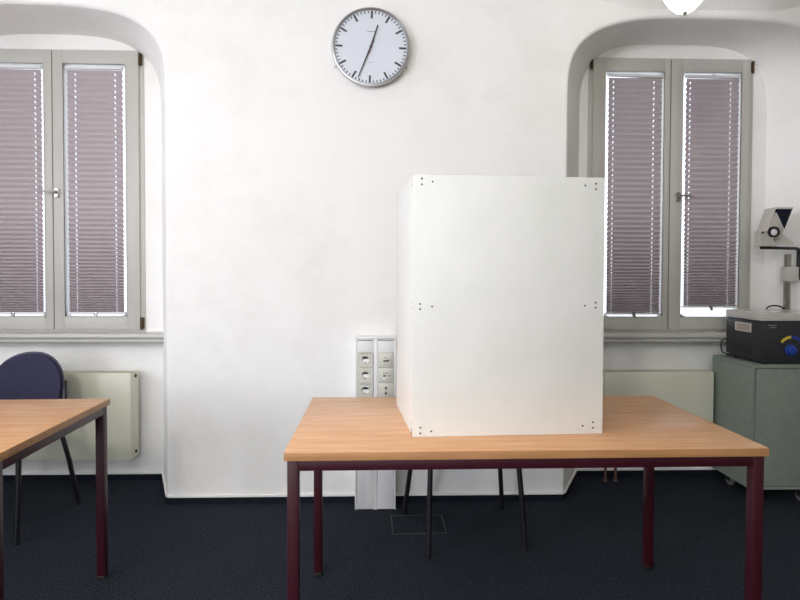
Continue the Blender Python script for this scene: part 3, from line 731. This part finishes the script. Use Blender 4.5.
# ------------------------------------------------------------------ overhead projector
def build_ohp():
    x0, x1, y0, y1 = 2.022, 2.372, 2.886, 3.186; z0_ = CT
    t_ = thing('overhead_projector', 'charcoal overhead projector with blue knob standing on the grey-green cabinet', 'projector', ((x0 + x1) / 2, (y0 + y1) / 2, CT))
    inv = T(-(x0 + x1) / 2, -(y0 + y1) / 2, -CT)
    def fin(w, name, m_, parent=t_, **k):
        for v in w.bm.verts: v.co = inv @ v.co
        return w.build(name, m_, parent, **k)
    # body: the lower edge is set back and dark
    w = MB().box(x0, x1, y0, y1, z0_ + .026, .994, .006); w.box(x0 + .012, x1 - .012, y0 + .012, y1 - .012, z0_ + .010, z0_ + .03, .003)
    body = fin(w, 'housing', M['ohp'])
    for a in (x0 + .04, x1 - .04):
        for c in (y0 + .04, y1 - .04): fin(MB().lathe([(0, 0), (.013, 0), (.015, .012), (0, .012)], 16, T(a, c, z0_)), 'rubber_foot', M['black'])
    w = MB(); ring = [(x0 - .004, y0 - .004), (x1 + .004, y0 - .004), (x1 + .004, y1 + .004), (x0 - .004, y1 + .004)]
    w.box(x0 - .003, x1 + .003, y0 - .003, y0 + .030, .995, 1.038, .005); w.box(x0 - .003, x1 + .003, y1 - .030, y1 + .003, .995, 1.038, .005)
    w.box(x0 - .003, x0 + .030, y0 + .025, y1 - .025, .995, 1.038, .005); w.box(x1 - .030, x1 + .003, y0 + .025, y1 - .025, .995, 1.038, .005)
    fin(w, 'top_frame', M['ohp_light'])
    fin(MB().box(x0 + .028, x1 - .028, y0 + .028, y1 - .028, 1.030, 1.036), 'glass_stage', M['lens'])
    # grip recess on the left side: light surround, darker pocket
    gy0, gy1, gz0, gz1 = 2.962, 3.098, .925, .975
    w = MB(); X = x0
    w.box(X - .004, X + .002, gy0, gy0 + .010, gz0, gz1, .001); w.box(X - .004, X + .002, gy1 - .010, gy1, gz0, gz1, .001); w.box(X - .004, X + .002, gy0 + .01, gy1 - .01, gz0, gz0 + .008, .001); w.box(X - .004, X + .002, gy0 + .01, gy1 - .01, gz1 - .008, gz1, .001)
    gr = fin(w, 'grip_surround', M['ohp_light'])
    fin(MB().prism([(X - .0005, gz0 + .008), (X + .002, gz0 + .008), (X + .002, gz1 - .008), (X - .003, gz1 - .008)], gy0 + .01, gy1 - .01), 'grip_pocket', M['hinge'] if False else mat('taupe_plastic', (.42, .35, .30), .6), gr, smooth=0)
    w = MB()
    for k in range(7): w.box(X - .0015, X + .001, 2.955, 3.115, .806 + k * .007, .810 + k * .007)
    fin(w, 'vent_slots', M['black'], smooth=0)
    for yy in (2.93, 3.135): fin(MB().lathe([(0, 0), (.005, 0), (.005, .002), (0, .002)], 12, T(X - .0005, yy, .985) @ Matrix.Rotation(-pi / 2, 4, 'Y')), 'screw', M['black'])
    # front: knob, scale arc, printed type plate
    kx, kz = 2.185, .838
    w = MB().lathe([(0, 0), (.030, 0), (.030, .004), (.024, .006), (.023, .022), (.020, .025), (0, .025)], 32, T(kx, y0, kz) @ RX90)
    w.box(kx - .004, kx + .004, y0 - .031, y0 - .020, kz - .020, kz + .020, .002, T(kx, 0, kz) @ Matrix.Rotation(radians(35), 4, 'Y') @ T(-kx, 0, -kz))
    fin(w, 'knob', M['blue'])
    def arc(a0, a1, m_, nm):
        w = MB(); bm = w.bm; pr = None
        for i in range(13):
            a = radians(a0 + (a1 - a0) * i / 12); q_ = [bm.verts.new((kx + .006 + rr * cos(a), y_, kz + .004 + rr * sin(a))) for rr in (.060, .074) for y_ in (y0 - .0012, y0 + .001)]
            if pr:
                for (s1, s2) in ((0, 2), (2, 3), (3, 1), (1, 0)): bm.faces.new((pr[s1], pr[s2], q_[s2], q_[s1]))
            else: bm.faces.new((q_[0], q_[1], q_[3], q_[2]))
            pr = q_
        bm.faces.new((pr[0], pr[2], pr[3], pr[1])); fin(w, nm, m_, smooth=0)
    arc(145, 93, M['yellow'], 'yellow_scale'); arc(91, 25, M['blue'], 'blue_scale')
    w = MB()
    for (a, c, zz) in ((2.062, 2.070, .972), (2.072, 2.084, .972), (2.086, 2.096, .972), (2.098, 2.108, .972), (2.072, 2.086, .960), (2.088, 2.100, .960)): w.box(a, c, y0 - .0012, y0 + .001, zz - .002, zz + .002)
    fin(w, 'printed_mark', M['greyprint'], smooth=0)
    # column, clamp, knob, arm
    px, py = 2.364, 3.158
    w = MB().box(px - .014, px + .016, py - .012, py + .012, 1.036, 1.364, .002); w.box(px - .003, px + .005, py - .0135, py - .011, 1.05, 1.36)
    fin(w, 'column', M['nickel'])
    cl = fin(MB().box(px - .030, px + .050, py - .030, py + .020, 1.205, 1.290, .006), 'clamp', M['ohp_light'])
    w = MB().lathe([(0, 0), (.022, 0), (.024, .004), (.024, .018), (.020, .022), (0, .022)], 12, T(px + .050, py - .004, 1.235) @ Matrix.Rotation(pi / 2, 4, 'Y')); fin(w, 'clamp_knob', M['black'], cl)
    hy = 3.06
    k_ = (hy - 0) / 3.158
    arm = [(px + .052, py - .02, 1.235), (px + .052, py - .02, 1.35), (px + .050, py - .022, 1.378), (px + .040, py - .028, 1.391), (px + .015, py - .040, 1.396)] + [(2.34 - .04 * i, py - .050 - i * .0085, 1.396) for i in range(6)]
    fin(MB().tube(arm, [.0115] * 4 + [.009] * 7, 12), 'arm', M['black'])
    # head: base bracket, triangular cheek, lens, mirror
    hx = 2.105
    w = MB().prism([(hx, 1.412), (hx + .104, 1.412), (hx + .223, 1.414), (hx + .223, 1.423), (hx + .146, 1.472), (hx + .120, 1.440), (hx + .104, 1.424), (hx + .063, 1.466), (hx + .055, 1.490), (hx, 1.490)], hy - .024, hy + .024)
    hd = fin(w, 'head_bracket', M['ohp_light'])
    w = MB().box(hx - .001, hx + .105, hy - .030, hy + .03, 1.404, 1.416, .002); fin(w, 'head_base', M['ohp_light'], hd)
    w = MB().lathe([(0, 0), (.007, 0), (.007, .004), (0, .004)], 12, T(hx + .016, hy - .024, 1.479) @ RX90); fin(w, 'pivot_screw', M['black'], hd)
    ck = [(hx + .036, 1.487), (hx + .084, 1.592), (hx + .095, 1.588), (hx + .147, 1.498), (hx + .134, 1.446), (hx + .093, 1.446)]
    for ya_, yb_ in ((hy - .034, hy - .0305), (hy + .05, hy + .054)): fin(MB().prism(ck, ya_, yb_, bev=.0008), 'cheek_plate', M['ohp_light'], hd)
    w = MB().lathe([(.012, .018), (.015, .020), (.026, .020), (.030, .015), (.031, 0), (0, 0)], 32, T(hx + .078, hy - .034, 1.483) @ RX90); fin(w, 'lens_ring', M['black'], hd)
    w = MB().lathe([(0, .010), (.010, .009), (.018, .005), (.018, 0), (0, 0)], 24, T(hx + .070, hy - .050, 1.480) @ RX90); fin(w, 'lens', M['lens'], hd)  # pale lens set off-centre, its colour paints in a highlight
    w = MB().prism([(hx + .084, 1.611), (hx + .197, 1.611), (hx + .148, 1.500), (hx + .097, 1.590), (hx + .080, 1.592)], hy - .038, hy - .0345)
    fin(w, 'mirror', M['mirror'], hd, smooth=0)
    w = MB().prism([(hx + .083, 1.611), (hx + .200, 1.611), (hx + .202, 1.621), (hx + .086, 1.621)], hy - .040, hy + .05, bev=.001)
    fin(w, 'mirror_frame', M['ohp_light'], hd)
    w = MB().prism([(hx + .032, 1.487), (hx + .038, 1.487), (hx + .089, 1.612), (hx + .084, 1.616)], hy - .040, hy + .05, bev=.001)
    fin(w, 'mirror_stay', M['ohp_light'], hd)
    for o_ in COL.objects:
        if o_ == hd or o_.parent == hd:
            for v in o_.data.vertices:
                X_ = v.co.x + (x0 + x1) / 2; v.co.x = (2.112 + (X_ - 2.105) * .88 if 'lens' not in o_.name else X_ - .004) - (x0 + x1) / 2
    # carrying loop on top and the mains cable down the back
    w = MB().tube([(2.298 + .050 * -cos(pi * i / 10), 3.165, 1.040 + .022 * sin(pi * i / 10)) for i in range(11)], .0045, 8); fin(w, 'cable_loop', M['black'])
    w = MB().tube([(x0 + .01, y1 - .04, .855), (x0 - .006, y1 + .004, .866), (x0 - .018, y1 + .012, .850), (x0 - .022, y1 + .016, .820), (x0 - .010, y1 + .02, .785), (x0 + .02, y1 + .02, .768), (x0 + .08, y1 + .025, .7655)], .0038, 10); fin(w, 'mains_cable', M['black'])
build_ohp()

# ------------------------------------------------------------------ ceiling lamps
def make_lamp(label, x, y, z, key):
    """hanging opal glass lamp; z = underside of the glass"""
    t_ = thing('pendant_lamp', label, 'lamp', (x, y, z), group='opal glass pendant lamps')
    MB().lathe([(0, .001), (.016, .002), (.036, .012), (.056, .032), (.074, .060), (.090, .095), (.104, .135), (.112, .175), (.108, .210), (.088, .238), (.060, .252), (.045, .256)], 40).build('glass_shade', opal_mat('lit_opal_glass', *LIGHT[key]), t_, 60)
    hc = (ZC if y < 1.8 else 3.07) - z
    w = MB().lathe([(.048, .250), (.052, .262), (.030, .285), (.008, .295), (.008, hc - .04), (.05, hc - .03), (.055, hc), (0, hc)], 24); w.build('stem', M['nickel'], t_)
    MB().lathe([(0, -.010), (.004, -.009), (.006, -.004), (.010, .001), (.010, .005), (0, .005)], 14).build('finial', M['nickel'], t_)
    return t_
l0 = make_lamp('glowing opal glass lamp at the top edge, above the right window', 1.207, 2.20, 2.296, 'V')
for (x, y, k_) in ((-1.75, 1.0, 'A'), (.75, -.1, 'B'), (-1.25, -1.7, 'C'), (.75, -1.9, 'D')):  # unseen lamps, placed and set in strength for the light they give
    c = make_lamp('', x, y, 2.66, k_); c['label'] = 'unseen opal glass pendant lamp added over the camera side of the room'

# ------------------------------------------------------------------ daylight with an added rear window, and world
wd = bpy.data.worlds.new('World'); S.world = wd; wd.use_nodes = True
bg = wd.node_tree.nodes['Background']; bg.inputs[0].default_value = (*LIGHT['S'][0], 1); bg.inputs[1].default_value = LIGHT['S'][1]
for h, k_ in zip(HL, ('W2', 'W1')):
    l = bpy.data.lights.new('daylight_fill', 'AREA'); l.shape = 'RECTANGLE'; l.size = h[3] - h[2]; l.size_y = h[1] - h[0]; l.color, l.energy = LIGHT[k_]
    o = bpy.data.objects.new('daylight_fill', l); COL.objects.link(o); o.location = (XL - .05, (h[0] + h[1]) / 2, (h[2] + h[3]) / 2); o.rotation_euler = (0, radians(-90), 0)
l = bpy.data.lights.new('daylight_fill', 'AREA'); l.shape = 'RECTANGLE'; l.size = FW[1] - FW[0]; l.size_y = FW[3] - FW[2]; l.color, l.energy = LIGHT['F']  # unseen light in the added rear opening, fills fronts facing the camera
o = bpy.data.objects.new('daylight_fill', l); COL.objects.link(o); o.location = ((FW[0] + FW[1]) / 2, YB - .05, (FW[2] + FW[3]) / 2); o.rotation_euler = (radians(90), 0, 0)

# ------------------------------------------------------------------ camera
f, H_, pt, ya, ro, sy = 550, 1.2507, -.0217, .0293, .0031, -15.79
fw = Vector((sin(ya) * cos(pt), cos(ya) * cos(pt), sin(pt))).normalized(); rt = Vector((cos(ya), -sin(ya), 0)); up = rt.cross(fw)
r2 = rt * cos(ro) + up * sin(ro); u2 = up * cos(ro) - rt * sin(ro)
cam = bpy.data.cameras.new('camera'); cam.sensor_width = 36; cam.lens = f / 800 * 36; cam.shift_y = sy / 800; cam.clip_start = .05
co = bpy.data.objects.new('camera', cam); COL.objects.link(co)
co.matrix_world = Matrix.Translation((0, 0, H_)) @ Matrix((r2, u2, -fw)).transposed().to_4x4()
S.camera = co
S.view_settings.view_transform = 'Standard'; S.view_settings.look = 'None'; S.view_settings.gamma = 1; S.view_settings.use_curve_mapping = False
S.view_settings.exposure = -0.13
